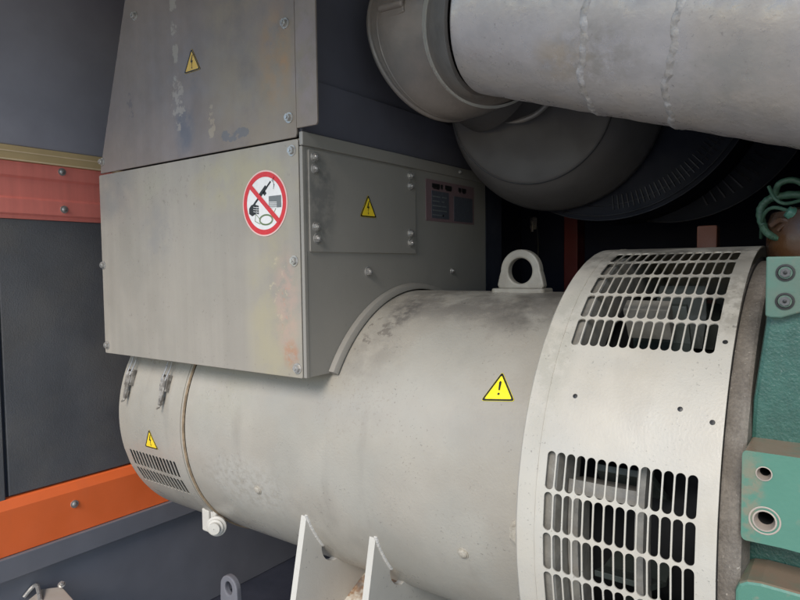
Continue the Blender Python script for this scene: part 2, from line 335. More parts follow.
# posts, latch on the back wall
b=MB(); b.box(-.62,-.503,.396,.50,-.80,1.50); tag(b.build('frame_post',M['navy'],bevel=.004),'dark blue-grey square post just behind the terminal box','post')
o=S.objects['frame_post']; 
b=MB(); b.box(-.508,-.454,1.02,1.098,-.80,1.50); tag(b.build('corner_post',M['dullred'],bevel=.003),'dark red vertical post in the shadows left of the fan housing','post')
t=thing('door_latch','small metal latch on the dark rear wall above the lifting eye','latch',(-.664,1.10,.56))
b=MB(); b.prism(rrect(-.678,-.650,.555,.605,.006),1,1.088,1.098); b.build('plate',M['steel'],t,bevel=.001)
b=MB(); b.box(-.667,-.660,1.074,1.088,.545,.585); b.build('lever',M['steel'],t,bevel=.001)
b=MB(); b.tube([(-.647,1.09,.56),(-.643,1.09,.50),(-.646,1.09,.30)],.003,6); b.build('rod',M['interior'],t)
# ================= ALTERNATOR =================
A=thing('generator','large grey cylindrical generator with box on top and slotted fan housing','generator',(-.45,0,-.8))
# barrel
b=MB(); b.lathe([(-.96,.30),(-.96,.3475),(-.957,.35),(-.02,.35),(-.005,.35),(.03,.35),(.03,.30)],(0,0,0),(1,0,0),160)
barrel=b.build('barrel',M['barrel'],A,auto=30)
for (x,tt,m_) in ((-.705,-17,'p'),(-.158,-18,'p'),(-.035,-5.5,'b'),(-.02,52,'b'),(-.035,-40,'b')):
    put(ME_plug if m_=='p' else ME_pb,'plug' if m_=='p' else 'bolt',barrel,cylpt(x,tt,.3495),cyln(tt),sc=1.0 if m_=='p' else 1.75)
# end cover and seam band
b=MB()
slot_shell(b,.3515,(-1.262,-1.004),[(-1.238,-1.018,14,-23.7,-14.6,1,.0052,.0035),(-1.238,-1.018,14,-33.2,-24.1,1,.0052,.0035)])
ec=b.build('end_cover',M['barrel'],A,auto=30,solid=.002)
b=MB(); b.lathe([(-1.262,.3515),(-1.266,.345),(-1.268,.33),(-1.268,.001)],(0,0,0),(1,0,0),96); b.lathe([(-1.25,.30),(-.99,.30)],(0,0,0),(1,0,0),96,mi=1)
b.build('end_plate',[M['barrel'],M['dark']],ec,auto=30)
b=MB(); b.lathe([(-1.004,.345),(-1.004,.3545),(-.972,.3545),(-.972,.3525),(-.966,.3525)],(0,0,0),(1,0,0),128); band=b.build('clamp_band',M['barrel'],A,auto=30)
b=MB(); b.lathe([(-.9665,.352),(-.965,.3538),(-.9615,.3538),(-.960,.350)],(0,0,0),(1,0,0),128); b.build('seam',M['rustseam'],band,auto=30)
# clamp lug with bolt at lower left of the band
lug=None
b=MB()
lx=-.985; 
b.box(-1.022,-.992,-.262,-.232,-.300,-.238)
b.box(-.985,-.962,-.262,-.232,-.300,-.225)
lug=b.build('clamp_lug',M['foot'],A,bevel=.004)
b=MB(); b.lathe([(0,.001),(0,.026),(.008,.027),(.012,.022),(.016,.021),(.018,.016),(.026,.015),(.027,.001)],(-.955,-.262,-.270),(.55,-.83,0),20); b.build('bolt',M['foot'],lug,auto=30)
# latches on end cover
def latch(x,td):
    n=cyln(td); up=Vector((0,math.sin(math.radians(td)),math.cos(math.radians(td))))
    c=cylpt(x,td,.3515)
    def Q(dx,du,dn): return c+Vector((dx,0,0))+up*du+n*dn
    def slab(b,x0,x1,u0,u1,n0,n1,taper=1.,mi=0):
        vs=[Q(x_*(taper if u_==u0 else 1.),u_,n_) for x_ in(x0,x1) for u_ in(u0,u1) for n_ in(n0,n1)]
        b.add(vs,[(0,1,3,2),(4,6,7,5),(0,4,5,1),(2,3,7,6),(0,2,6,4),(1,5,7,3)],mi)
    b=MB(); slab(b,-.015,.015,-.004,.040,0,.003); slab(b,-.015,-.012,-.004,.040,.003,.012); slab(b,.012,.015,-.004,.040,.003,.012)
    o=b.build('latch_base',M['latch'],ec,bevel=.001)
    b=MB(); slab(b,-.0115,.0115,-.018,.034,.009,.013,.6); slab(b,-.007,.007,-.040,-.018,.004,.013,.55); b.tube([Q(-.013,.030,.010),Q(.013,.030,.010)],.0035,8); b.tube([Q(0,-.036,.006),Q(0,-.046,.010),Q(0,-.050,.017)],.0028,8)
    b.build('latch_lever',M['latch'],ec,bevel=.001)
    b=MB()
    for s_ in(-1,1): b.tube([Q(.008*s_,.024,.014),Q(.009*s_,.06,.006),Q(.007*s_,.10,.003)],.0018,6)
    b.build('latch_wire',M['steel'],ec,smooth=True)
latch(-1.218,15.5); latch(-1.052,15.5)
# stickers -------------------------------------------------
def tri_sticker(name,parent,mp,size,face,kind='bolt',label=None):
    """mp(u,v,h) -> world, u right, v up, origin at the triangle's centre"""
    H=size*.866; T=[(-size/2,-H/3),(size/2,-H/3),(0,2*H/3)]
    def rt(sc,cut,n=4):
        out=[]
        for i in range(3):
            p=Vector(T[i])*sc; a=Vector(T[i-1])*sc; c=Vector(T[(i+1)%3])*sc
            p1=p+(a-p).normalized()*cut; p2=p+(c-p).normalized()*cut
            for k in range(n+1):
                t=k/n; q=p1*(1-t)**2+p*2*t*(1-t)+p2*t*t; out.append((q.x,q.y))
        return out
    b=MB()
    def poly(pts,h,mi):
        b.add([mp(u,v,h) for u,v in pts],[tuple(range(len(pts)))],mi)
    def ring(o_,i_,h,mi):
        k=len(o_); b.add([mp(u,v,h) for u,v in o_]+[mp(u,v,h) for u,v in i_],[(j,(j+1)%k,(j+1)%k+k,j+k) for j in range(k)],mi)
    o1=rt(1,size*.10); i1=rt(.80,size*.05)
    # subdivide interior as fan from the centre so it follows a curved surface
    k=len(o1); b.add([mp(u,v,.0009) for u,v in o1]+[mp(0,0,.0009)],[(j,(j+1)%k,k) for j in range(k)],0)
    k=len(o1); b.add([mp(u,v,0.0) for u,v in o1]+[mp(u,v,.0009) for u,v in o1],[(j,(j+1)%k,(j+1)%k+k,j+k) for j in range(k)],1)
    ring(rt(.97,size*.09),i1,.0013,1)
    s=size
    if kind=='bolt':
        poly([(.03*s,.33*s),(-.085*s,.06*s),(-.01*s,.07*s),(-.03*s,-.06*s),(.075*s,.12*s),(.0*s,.11*s),(.065*s,.33*s)],.0013,1)
        poly([(-.03*s,-.02*s),(-.005*s,-.12*s),(.0*s,-.02*s)],.0013,1)
        poly([(-.045*s,-.10*s),(.0*s,-.19*s),(.03*s,-.10*s),(-.005*s,-.12*s)],.0013,1)
    else:
        poly([(-.035*s,.26*s),(-.022*s,.02*s),(.022*s,.02*s),(.035*s,.26*s),(0,.29*s)],.0013,1)
        poly(ngon((0,-.085*s),.034*s,12),.0013,1)
    o=b.build(name,[face,M['ink']],parent)
    if label: o['label']=label
    return o
YF=-.381; XS=-.495
tri_sticker('warning_sticker',ec,lambda u,v,h: cylpt(-1.115+u,-8.3+math.degrees(v/.35),.3515+h),.062,M['yellowst'],label='small yellow lightning triangle above the end cover slots')
def bar_map(u,v,h):
    a=math.radians(6); u,v=u*math.cos(a)-v*math.sin(a),u*math.sin(a)+v*math.cos(a)
    return cylpt(-.103+u,32.1+math.degrees(v/.35),.35+h)
tri_sticker('warning_sticker',barrel,bar_map,.066,M['brightst'],'mark',label='bright yellow triangle with an exclamation mark on the barrel')
# ---- terminal box
b=MB()
arch=[(-.357*math.cos(math.radians(a)),.357*math.sin(math.radians(a))) for a in range(31,150,3)]
for (xa,xb) in ((XS-.004,XS),(-1.262,-1.258)):
    b.prism([(-.377,.185),(-.303,.185)]+arch+[(.303,.185),(.377,.185),(.377,.668),(-.377,.668)],0,xa,xb,1)
b.box(-1.258,XS-.004,-.377,.377,.662,.668)
b.box(-1.258,XS-.004,.373,.377,.185,.662)
b.box(-1.258,XS-.004,-.377,-.31,.185,.189,1)
tb=b.build('terminal_box',[M['box'],M['boxside']],A)
b=MB(); b.prism(rrect(-1.264,-.5035,.183,.6665,.004,3),1,-.383,-.3785); fc=b.build('front_cover',M['box'],tb,bevel=.0012)
b=MB(); b.prism([(-.502,.184),(-.495,.184),(-.4935,.184),(-.4935,.652),(-.502,.652)],1,-.3815,-.372); b.build('corner_trim',M['boxside'],tb,bevel=.0015)
b=MB(); b.box(-.4995,-.4895,-.384,.386,.6525,.680); b.build('top_lip',M['boxside'],tb,bevel=.002)
b=MB()
for i in range(40):
    a0=math.radians(31+118*i/40);a1=math.radians(31+118*(i+1)/40)
    q=[]
    for a in(a0,a1):
        for r,x in((.3535,-.494),(.3535,-.478),(.357,-.4775),(.366,-.482),(.3685,-.494)):
            q.append((x,-r*math.cos(a),r*math.sin(a)))
    b.add(q,[(k,(k+1)%5,(k+1)%5+5,k+5) for k in range(5)]+([tuple(range(5))] if i==0 else [])+([tuple(range(5,10))] if i==39 else []))
b.build('arch_trim',M['boxside'],tb,merge=True,auto=40)
for x,z in ((-.520,.645),(-.520,.423),(-.517,.203),(-1.257,.424),(-1.252,.205)): put(ME_b,'bolt',fc,(x,-.383,z),(0,-1,0),sc=.95)
put(ME_sm,'bolt',tb,(XS,-.178,.398),(1,0,0),sc=1.15); put(ME_sm,'bolt',tb,(XS,.185,.396),(1,0,0),sc=.8); put(ME_sm,'bolt',tb,(-.4895,.222,.668),(1,0,0),sc=.6)
b=MB(); b.prism(rrect(-.366,.009,.441,.6475,.003,3),0,-.495,-.4905); ap=b.build('access_panel',M['boxside'],A,bevel=.001)
for y,z in ((-.350,.633),(-.350,.609),(-.349,.492),(-.347,.468),(-.014,.632),(-.014,.607),(-.016,.491),(-.016,.467)):
    put(ME_sm,'bolt',ap,(-.4905,y,z),(1,0,0))
tri_sticker('warning_sticker',ap,lambda u,v,h:(-.4905+h,-.180+u,.538+v),.060,M['yellowst'],label='yellow lightning triangle in the middle of the access panel')
# nameplate
b=MB()
def pr(y0,y1,z0,z1,x,mi): b.box(XS,x,y0,y1,z0,z1,mi)
pr(.060,.308,.527,.634,XS+.0012,0)
pr(.086,.170,.535,.606,XS+.002,1); pr(.196,.298,.532,.600,XS+.002,1)
for i in range(5):
    pr(.090,.090+.03+.03*random.random(),.542+.012*i,.545+.012*i,XS+.0026,2)
    pr(.135,.145+.02*random.random(),.542+.012*i,.545+.012*i,XS+.0026,2)
for (y0,y1) in((.088,.125),(.13,.14),(.152,.185),(.22,.235),(.24,.262)): pr(y0,y1,.614,.625,XS+.0022,3); pr(y0+.006,y1-.003,.611,.6135,XS+.0022,3)
o=b.build('rating_plate',[M['platelabel'],M['platefield'],M['greyink'],M['ink']],tb); o['label']='dull red bordered rating plate with two dark fields'
# no-tools sticker
cx,cz=-.6045,.545; Rr_=.0690
def F(u,v,h): return (cx+u,-.3832-h,cz+v)
b=MB()
def poly(pts,h,mi): b.add([F(u,v,h) for u,v in pts],[tuple(range(len(pts)))],mi)
def ringp(r0,r1,h,mi,n=64):
    b.add([F(r0*math.cos(2*PI*i/n),r0*math.sin(2*PI*i/n),h) for i in range(n)]+[F(r1*math.cos(2*PI*i/n),r1*math.sin(2*PI*i/n),h) for i in range(n)],[(i,(i+1)%n,(i+1)%n+n,i+n) for i in range(n)],mi)
poly(ngon((0,0),Rr_,64),.0008,0); ringp(Rr_,Rr_,.0,0)
b.add([F(Rr_*math.cos(2*PI*i/64),Rr_*math.sin(2*PI*i/64),h) for h in(-.002,.0008) for i in range(64)],[(i,(i+1)%64,(i+1)%64+64,i+64) for i in range(64)],3)
ringp(Rr_,Rr_*.955,.0010,3)
ringp(Rr_*.955,Rr_*.80,.0012,1)
s=Rr_
def line(p,q,wd,h,mi):
    p=Vector(p)*s;q=Vector(q)*s; n=(q-p).normalized(); n=Vector((-n.y,n.x))*wd*s/2
    poly([tuple(p+n),tuple(p-n),tuple(q-n),tuple(q+n)],h,mi)
# spray lance and hand (upper left to lower left)
line((-.58,-.10),(.02,.42),.07,.0012,2); line((-.30,.16),(.10,.50),.13,.0013,2); line((.10,.46),(.30,.64),.06,.0012,2); line((-.02,.36),(.06,.26),.12,.0013,2)
for k in range(7): line((.34+.02*k,.66-.02*k),(.47-.01*k,.76-.06*k),.018,.0012,4)
poly([(u*s,v*s) for u,v in((-.60,-.02),(-.42,.02),(-.36,-.10),(-.40,-.30),(-.56,-.36),(-.70,-.28),(-.70,-.12))],.0014,2)
for k in range(4): line((-.40,-.04-.07*k),(-.26,-.08-.07*k),.05,.0015,2)
for k in range(3): line((-.50,-.08-.07*k),(-.30,-.12-.07*k),.015,.0017,0)
# control box
poly([(u*s,v*s) for u,v in((.20,.20),(.74,.20),(.74,-.16),(.20,-.16))],.0012,4)
for k in range(4): line((.22,.02-.05*k),(.55,.0-.05*k),.022,.0014,0)
# hose coil
for r,wd in ((.30,.022),(.26,.014)):
    for i in range(28):
        a=2*PI*i/28; c=2*PI*(i+1)/28
        line((.06+r*math.cos(a),-.50+r*.52*math.sin(a)),(.06+r*math.cos(c),-.50+r*.52*math.sin(c)),wd*1.5,.0012,5)
line((-.24,-.45),(-.40,-.30),.02,.0012,5); line((-.40,-.30),(-.44,-.52),.02,.0012,5); line((-.44,-.52),(-.20,-.62),.02,.0012,5); line((.34,-.42),(.50,-.18),.02,.0012,5)
# slash, top-left to bottom-right
line((-.66,.60),(.66,-.60),.15,.0020,1)
o=b.build('prohibition_sticker',[M['white'],M['red'],M['ink'],M['pink'],M['greyink'],M['green_ink']],fc); o['label']='round white sticker with a red ring and slash over a hand tool'
# ---- upper cover (tapered hood)
b=MB()
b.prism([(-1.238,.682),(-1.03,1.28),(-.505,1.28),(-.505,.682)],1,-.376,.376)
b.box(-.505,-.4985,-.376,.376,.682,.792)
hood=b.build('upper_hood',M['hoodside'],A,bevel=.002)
b=MB(); b.prism([(-1.250,.670),(-1.247,.690),(-1.035,1.28),(-.5035,1.28),(-.5035,.676),(-.507,.6695)],1,-.386,-.381); hc=b.build('hood_cover',M['cover'],A,bevel=.0012)
b=MB(); b.prism([(-.5005,.686),(-.4995,1.28),(-.444,1.28),(-.4440,.690),(-.4480,.6855)],1,-.3885,-.3835); b.build('side_flange',M['cover'],hc,bevel=.0012)
for x,z in ((-1.060,1.040),(-.529,.897),(-.523,.710),(-1.238,.700)): put(ME_sm,'bolt',hc,(x,-.386,z),(0,-1,0),sc=1.05)
tri_sticker('warning_sticker',hc,lambda u,v,h:(-.834+u,-.3863-h,.878+v),.062,M['ochrest'],label='faded ochre lightning triangle on the tapered upper cover')
# ---- lifting eye
b=MB(); n=48
inner=[(-.199+.0285*math.cos(2*PI*i/n),.396+.0285*math.sin(2*PI*i/n)) for i in range(n)]
outer=[]
for i in range(n):
    a=2*PI*i/n; c,s_=math.cos(a),math.sin(a)
    if s_>=-.05: outer.append((-.199+.0475*c,.396+.0475*s_))
    else:
        # flare down to the foot
        tt=min(1,-s_/.72); hw=.0475+(.012)*tt
        k=min(hw/abs(c) if abs(c)>1e-4 else 9, .040/abs(s_))
        outer.append((-.199+k*c,.396+k*s_))
b.loopgap(outer,inner,1,-.011,.011); 
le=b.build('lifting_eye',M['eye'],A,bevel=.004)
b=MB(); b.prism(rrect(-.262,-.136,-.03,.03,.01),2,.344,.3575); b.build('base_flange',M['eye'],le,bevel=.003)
# ---- fan housing
b=MB(); RH=.437
slot_shell(b,RH,(-.002,.270),[(.0405,.2485,14,39.9,77.9,5,.0022,.0036),(.0385,.2465,14,-20.9,17.9,5,.0022,.0036)])
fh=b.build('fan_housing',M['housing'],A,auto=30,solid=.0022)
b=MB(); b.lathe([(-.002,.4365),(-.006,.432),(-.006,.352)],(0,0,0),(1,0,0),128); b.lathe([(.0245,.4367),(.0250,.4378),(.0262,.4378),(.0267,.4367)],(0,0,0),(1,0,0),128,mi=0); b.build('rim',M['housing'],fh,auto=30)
b=MB()
for x,tt in ((.068,28.9),(.215,28.7),(.259,42.9),(.256,27),(.075,81)):
    p=cylpt(x,tt,.4372); nrm=cyln(tt); b=MB(); b.lathe([(0,.0036),(.0004,.0001)],p,nrm,12); b.build('screw_hole',M['ink'],fh)
# inside of the housing
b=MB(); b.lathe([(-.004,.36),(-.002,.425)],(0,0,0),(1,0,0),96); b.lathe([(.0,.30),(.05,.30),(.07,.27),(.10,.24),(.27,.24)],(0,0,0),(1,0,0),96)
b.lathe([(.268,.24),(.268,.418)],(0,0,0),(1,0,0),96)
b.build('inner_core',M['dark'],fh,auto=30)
b=MB(); b.lathe([(.008,.345),(.008,.425),(.054,.427),(.056,.415),(.060,.35),(.008,.345)],(0,0,0),(1,0,0),96)
def arcbar(xa,xb,ta,tb,r0,r1):
    k=10; vs=[cylpt(x_,ta+(tb-ta)*i/k,r_) for i in range(k+1) for x_,r_ in((xa,r0),(xb,r0),(xb,r1),(xa,r1))]
    b.add(vs,[(4*i+j,4*i+(j+1)%4,4*i+4+(j+1)%4,4*i+4+j) for i in range(k) for j in range(4)]+[(0,1,2,3),(4*k,4*k+1,4*k+2,4*k+3)])
arcbar(.160,.172,18,-40,.36,.40); arcbar(.06,.165,12.5,9.5,.33,.395); arcbar(.09,.16,60,56,.34,.40); arcbar(.06,.075,9,-30,.34,.39)
b.build('inner_flange',M['flange'],fh,auto=30)
for k in range(14):
    a=7+360/14*k; b=MB()
    pts=[]
    for r,da,x0_,x1_ in ((.25,0,.085,.175),(.31,3,.085,.180),(.365,8,.090,.172)):
        pts.append((cylpt(x0_,a+da,r),cylpt(x1_,a+da,r),cylpt(x0_,a+da+1.6,r),cylpt(x1_,a+da+1.6,r)))
    vs=[q for p in pts for q in p]; fs=[(0,1,3,2),(8,10,11,9)]
    for i in (0,4): fs+=[(i,i+4,i+5,i+1),(i+2,i+3,i+7,i+6),(i,i+2,i+6,i+4),(i+1,i+5,i+7,i+3)]
    b.add(vs,fs)
    if abs((a+180)%360-180)<110: b.build('fan_blade',M['blade'],fh,bevel=.001)
# ---- adapter ring
b=MB(); b.lathe([(.258,.36),(.258,.406),(.264,.410),(.290,.412),(.294,.409),(.298,.36)],(0,0,0),(1,0,0),128); b.build('adapter_ring',M['cast'],A,auto=30)
# ---- feet
def foot(x):
    pf=[(-.322,-.136),(-.360,-.311),(-.455,-.745)]
    arcp=[]
    for a in [-23-1.5*q for q in range(90)]:
        r=.3495
        d=a if a>-90 else -180-a
        if -50<=d<=-38: r=.3495+.017*math.sin(PI*(d+50)/12)**.7 if -50<d<-38 else .3495
        arcp.append((-r*math.cos(math.radians(a)),r*math.sin(math.radians(a))))
    b=MB(); th=.0078
    # side webs: front and rear halves as quads between arc and outer edge
    outer=[]
    k=len(arcp)
    for i,(y,z) in enumerate(arcp):
        if i<k*.22: f=i/(k*.22); outer.append((-.322-.133*f,-.136-.609*f))
        elif i>k*.78: f=(k-1-i)/(k-1-k*.78); outer.append((.322+.133*f,-.136-.609*f))
        else: f=(i-k*.22)/(k*.56); outer.append((-.455+.91*f,-.745))
    n_=k; vs=[(x+s*th,y,z) for s in(-1,1) for lst in(arcp,outer) for y,z in lst]
    fs=[]
    for i in range(n_-1):
        fs+=[(i,i+1,n_+i+1,n_+i),(2*n_+i,3*n_+i,3*n_+i+1,2*n_+i+1),(n_+i,n_+i+1,3*n_+i+1,3*n_+i),(i,2*n_+i,2*n_+i+1,i+1)]
    b.add(vs,fs)
    b.box(x-.04,x+.04,-.47,.47,-.798,-.745)
    o=b.build('mounting_foot',M['foot'],A,bevel=.0025)
    b=MB(); pts=[]
    for i in range(60):
        a=-22.2-16.5*i/59; pts.append(cylpt(x+.0098,a,.3492))
    b.tube(pts,lambda i:.0046+.0003*math.sin(i*1.9),8)
    b.build('weld_bead',M['weldpaint'],o,smooth=True)
    return o
f1=foot(-.570); f2=foot(-.376)
b=MB(); b.lathe([(0,.006),(.0006,.0001)],(-.5635,-.314,-.318),(1,0,0),14); b.build('pin_hole',M['ink'],f1)
b=MB(); b.prism([(-.335,-.440),(-.118,-.338),(-.11,-.352),(-.325,-.458)],0,-.5634,-.3826); b.box(-.5634,-.3826,-.115,-.10,-.60,-.345); b.build('cross_plate',M['rusty'],A,bevel=.002)
# ================= ENGINE =================
E_=thing('engine','green painted engine block bolted to the right of the fan housing','engine',(.65,0,-.8))
b=MB(); b.prism([(.312,.395),(.310,.33),(.297,.225),(.289,.02),(.288,-.05),(.288,-.78),(1.15,-.78),(1.15,.395)],1,-.347,.34); 
blk=b.build('block',M['teal'],E_,bevel=.006)
b=MB()
def plate_holes(b,x0,x1,z0,z1,r,ya,yb,holes,slope=0):
    """front plate; holes are modelled as dark recesses with a chamfer ring"""
    pts=[(x,z-(slope*(x-x0) if z<(z0+z1)/2 else 0)) for x,z in rrect(x0,x1,z0,z1,r,5)]
    b.prism(pts,1,ya,yb)
b.prism([(.311,.4145),(.311,.3385),(.317,.3365),(.329,.3365),(.352,.345),(.42,.372),(.9,.372),(.9,.413)],1,-.362,-.3455); up_=b.build('upper_bracket',M['shadedgreen'],E_,bevel=.002)
plate=MB()
# lower bracket with two true holes: built of two cells side by side in z
def holecell(b,x0,x1,z0,z1,c,r,ya,yb,n=32):
    inner=[(c[0]+r*math.cos(2*PI*i/n+PI/4),c[1]+r*math.sin(2*PI*i/n+PI/4)) for i in range(n)]
    outer=[]
    for i in range(n):
        t_=4*i/n; k=int(t_); f=t_-k
        cs=[(x1,z1),(x0,z1),(x0,z0),(x1,z0)]; p=cs[k%4]; q=cs[(k+1)%4]; outer.append((p[0]+(q[0]-p[0])*f,p[1]+(q[1]-p[1])*f))
    b.loopgap(outer,inner,1,ya,yb)
ya,yb=-.420,-.3455
b=MB()
holecell(b,.300,.340,.1235,.176,(.3190,.1505),.0078,ya,yb); holecell(b,.300,.340,.063,.1235,(.3205,.0925),.0115,ya,yb)
b.prism([(.340,.063),(.340,.176),(.9,.176),(.9,.046),(.42,.058)],1,ya,yb)
# rounded left side
b.prism([(.300,.063),(.300,.176),(.2975,.175),(.2955,.172),(.295,.168),(.295,.071),(.2955,.067),(.2975,.064)],1,ya,yb)
lb=b.build('lower_bracket',M['green'],E_,merge=True)
M['holebeige']=mat('worn_chamfer',(.45,.38,.32),.45,metal=.2,bump=.2)
for c,r in (((.3190,.1505),.0078),((.3205,.0925),.0115)):
    b=MB()
    b.lathe([(-.0012,r*1.16),(-.0014,r*1.0),(.010,r*.78),(.012,r*.76)],(c[0],ya,c[1]),(0,1,0),32,0)
    b.lathe([(.012,r*.76),(.05,r*.76),(.05,.0001)],(c[0],ya,c[1]),(0,1,0),32,1)
    if r>.01: b.lathe([(-.0006,.0175),(-.0008,.0168),(-.0008,.0160),(-.0006,.0155)],(.3205,ya,.0925),(0,1,0),32,0)
    b.build('bolt_hole',[M['holebeige'],M['dark']],lb,auto=30)
b=MB(); b.prism([(.290,-.6),(.290,-.002),(.294,.008),(.303,.0135),(.318,.0155),(.42,.012),(.9,.0),(.9,-.6)],1,-.424,-.3455); b.build('lower_flange',M['green'],E_,bevel=.004)
for z in (.394,.358):
    b=MB(); b.lathe([(0,.0108),(-.0016,.0108),(-.0018,.0085),(.001,.0075)],(.3325,-.3622,z),(0,1,0),28,1)
    b.prism([(.3325+.0062*math.cos(i*PI/3+.4),z+.0062*math.sin(i*PI/3+.4)) for i in range(6)],1,-.3655,-.362,0)
    b.lathe([(0,.0025),(-.0005,.0001)],(.3325,-.366,z),(0,1,0),8,1)
    b.build('bolt',[M['interior'],M['ink']],up_,auto=30)
b=MB(); b.box(.50,1.7,-.42,.55,-.60,1.05); b.box(.56,1.6,-.48,-.42,.45,.95); b.build('unseen_light_block',M['teal'],E_,bevel=.02)  # unseen tall engine bulk, added to block light from the right
# canister and hose behind the engine top
t=thing('filter_canister','amber-brown canister standing behind the top of the green bracket','canister',(.345,.02,.36))
b=MB(); b.lathe([(.0,.001),(.0,.060),(.03,.074),(.055,.078),(.10,.077),(.118,.070),(.124,.05),(.126,.001)],(.350,.0,.375),(0,0,1),48); b.build('body',M['brown'],t,auto=40)
def smooth_path(pts,n=8):
    P=[Vector(p) for p in pts]; P=[P[0]]+P+[P[-1]]; out=[]
    for i in range(1,len(P)-2):
        for k in range(n):
            u=k/n; a,b_,c,d=P[i-1],P[i],P[i+1],P[i+2]
            out.append(.5*((2*b_)+(-a+c)*u+(2*a-5*b_+4*c-d)*u*u+(-a+3*b_-3*c+d)*u**3))
    out.append(P[-2]); return out
t=thing('wire_harness','green sleeved hose loop with ribbed lower run above the brown canister','hose',(.33,-.02,.46))
pth=smooth_path([(.275,-.02,.462),(.267,-.02,.478),(.265,-.02,.500),(.275,-.02,.515),(.292,-.02,.521),(.325,-.02,.520),(.36,0,.50)],10)
b=MB(); b.tube(pth,lambda i:.0068+.0005*math.sin(i*1.3),14); b.build('sleeve',M['hose'],t,smooth=True)
pth=smooth_path([(.288,-.03,.525),(.294,-.04,.540),(.312,-.04,.545),(.330,-.04,.535),(.36,-.03,.50)],10)
b=MB(); b.tube(pth,lambda i:.0052,12); b.build('sleeve',M['hose'],t,smooth=True)
pth=smooth_path([(.270,-.03,.470),(.278,-.04,.458),(.292,-.05,.449),(.312,-.05,.446),(.35,-.05,.450)],14)
b=MB(); b.tube(pth,lambda i:.0062 if i%2 else .0045,12); b.build('ribbed_conduit',M['hose'],t)
b=MB(); b.lathe([(0,.001),(0,.009),(.010,.011),(.014,.009),(.05,.009)],(.308,-.06,.492),(.8,.3,-.5),20); b.lathe([(0,.0115),(.003,.0115)],(.312,-.059,.4895),(.8,.3,-.5),20); b.build('connector',M['green'],t,auto=30)
b=MB(); b.tube(smooth_path([(.285,-.05,.47),(.300,-.06,.478),(.315,-.06,.470),(.33,-.06,.455)],6),.005,8); b.tube(smooth_path([(.295,-.06,.46),(.305,-.06,.47),(.33,-.06,.475)],6),.003,8); b.build('wire',M['brown'],t,smooth=True)
b=MB(); b.tube(smooth_path([(.262,.02,.452),(.272,-.04,.488),(.290,-.05,.500),(.325,-.05,.485)],8),.0032,8); b.tube(smooth_path([(.280,-.05,.536),(.290,-.06,.515),(.305,-.06,.505),(.33,-.05,.51)],8),.003,8); b.build('wire',M['hose'],t,smooth=True)
# orange block behind the housing
t=thing('orange_bracket','small faded orange bracket peeking over the fan housing top','bracket',(.123,.3,.30))
b=MB(); b.prism(rrect(.102,.144,.30,.494,.004,3),1,.29,.33); b.build('bracket_body',M['orangeblock'],t,bevel=.002)
b=MB(); b.box(.06,.19,.28,.36,-.798,.30); b.build('stand',M['dark'],t)
# ================= EXHAUST =================
CC=Vector(cm.translation)
def KC(p,k): return CC+(Vector(p)-CC)*k
X=thing('exhaust_pipe','fat silver exhaust pipe with weld beads sloping across the top right','pipe',(-.28,.05,.8))
dn=.3121; d=Vector((math.cos(dn),0,-math.sin(dn))); KP=.80; P0=KC((-.2796,.05,1.0072),KP); RP=.1951*KP
b=MB()
prof=[(-.02,.11),(.0,RP*.985),(.004,RP)]
for i in range(1,66): prof.append((i*.022+.004,RP+.0006*math.sin(i*2.3)))
b.lathe(prof,P0,d,128); pipe=b.build('pipe',M['pipe'],X,auto=40)
def weldring(s,rad,name='weld_bead'):
    e1=Vector((0,1,0)); e2=d.cross(e1); pts=[]; nn=300
    for i in range(nn+1):
        a=2*PI*i/nn; rad_=rad-.0066; wob=.0028*math.sin(a*9+s*50)+.0012*math.sin(a*23+1)
        pts.append(P0+d*(s+wob)+(e1*math.cos(a)+e2*math.sin(a))*rad_)
    b=MB(); b.tube(pts,lambda i:.0098+.0004*math.sin(i*1.1)+random.uniform(-.0003,.0003),10,cap=False); b.build(name,M['weld'],pipe,smooth=True)
weldring(.3046*KP,RP-.001); weldring(.4695*KP,RP-.001); weldring(.97*KP,RP-.001)
# elbow gores: collar ring -> band -> bell -> rim -> turning back
def ring(c,az,dnn,r,n=96):
    dd=Vector((math.cos(az)*math.cos(dnn),math.sin(az)*math.cos(dnn),-math.sin(dnn))); e1=dd.cross(Vector((0,0,1))).normalized(); e2=e1.cross(dd)
    return [Vector(c)+(e1*math.cos(2*PI*i/n)+e2*math.sin(2*PI*i/n))*r for i in range(n)]
def loft(b,rings,mi=0):
    n=len(rings[0]); vs=[v for r in rings for v in r]
    b.add(vs,[(j*n+i,j*n+(i+1)%n,(j+1)*n+(i+1)%n,(j+1)*n+i) for j in range(len(rings)-1) for i in range(n)],mi)
def lerp(a,b_,t): return tuple(x*(1-t)+y*t for x,y in zip(a,b_))
Ka=(KC((-.292,.055,1.011),KP),0.,.31,.199*KP); Kb=(KC((-.3587,.1941,1.0314),KP),-.4879,.343,.205*KP); Kc=(KC((-.5626,.2153,1.0221),KP),-.349,-.1835,.211*KP)
def K(t,a,b_,bulge=0):
    c=lerp(a[0],b_[0],t); return ring(c,a[1]*(1-t)+b_[1]*t,a[2]*(1-t)+b_[2]*t,(a[3]*(1-t)+b_[3]*t)+bulge*math.sin(PI*t))
b=MB(); loft(b,[ring(Ka[0],0.,.31,.188*KP)]+[K(t/6,Ka,Kb) for t in range(7)]); loft(b,[K(t/10,Kb,Kc,.004) for t in range(11)])
el=b.build('elbow',M['elbow'],X,auto=40)
b=MB(); b.tube([KC((-.545,.22,1.01),KP),KC((-.50,.30,.99),KP),(-.29,.07,.84)],.125,48); b.build('outlet',M['drum'],X,smooth=True)
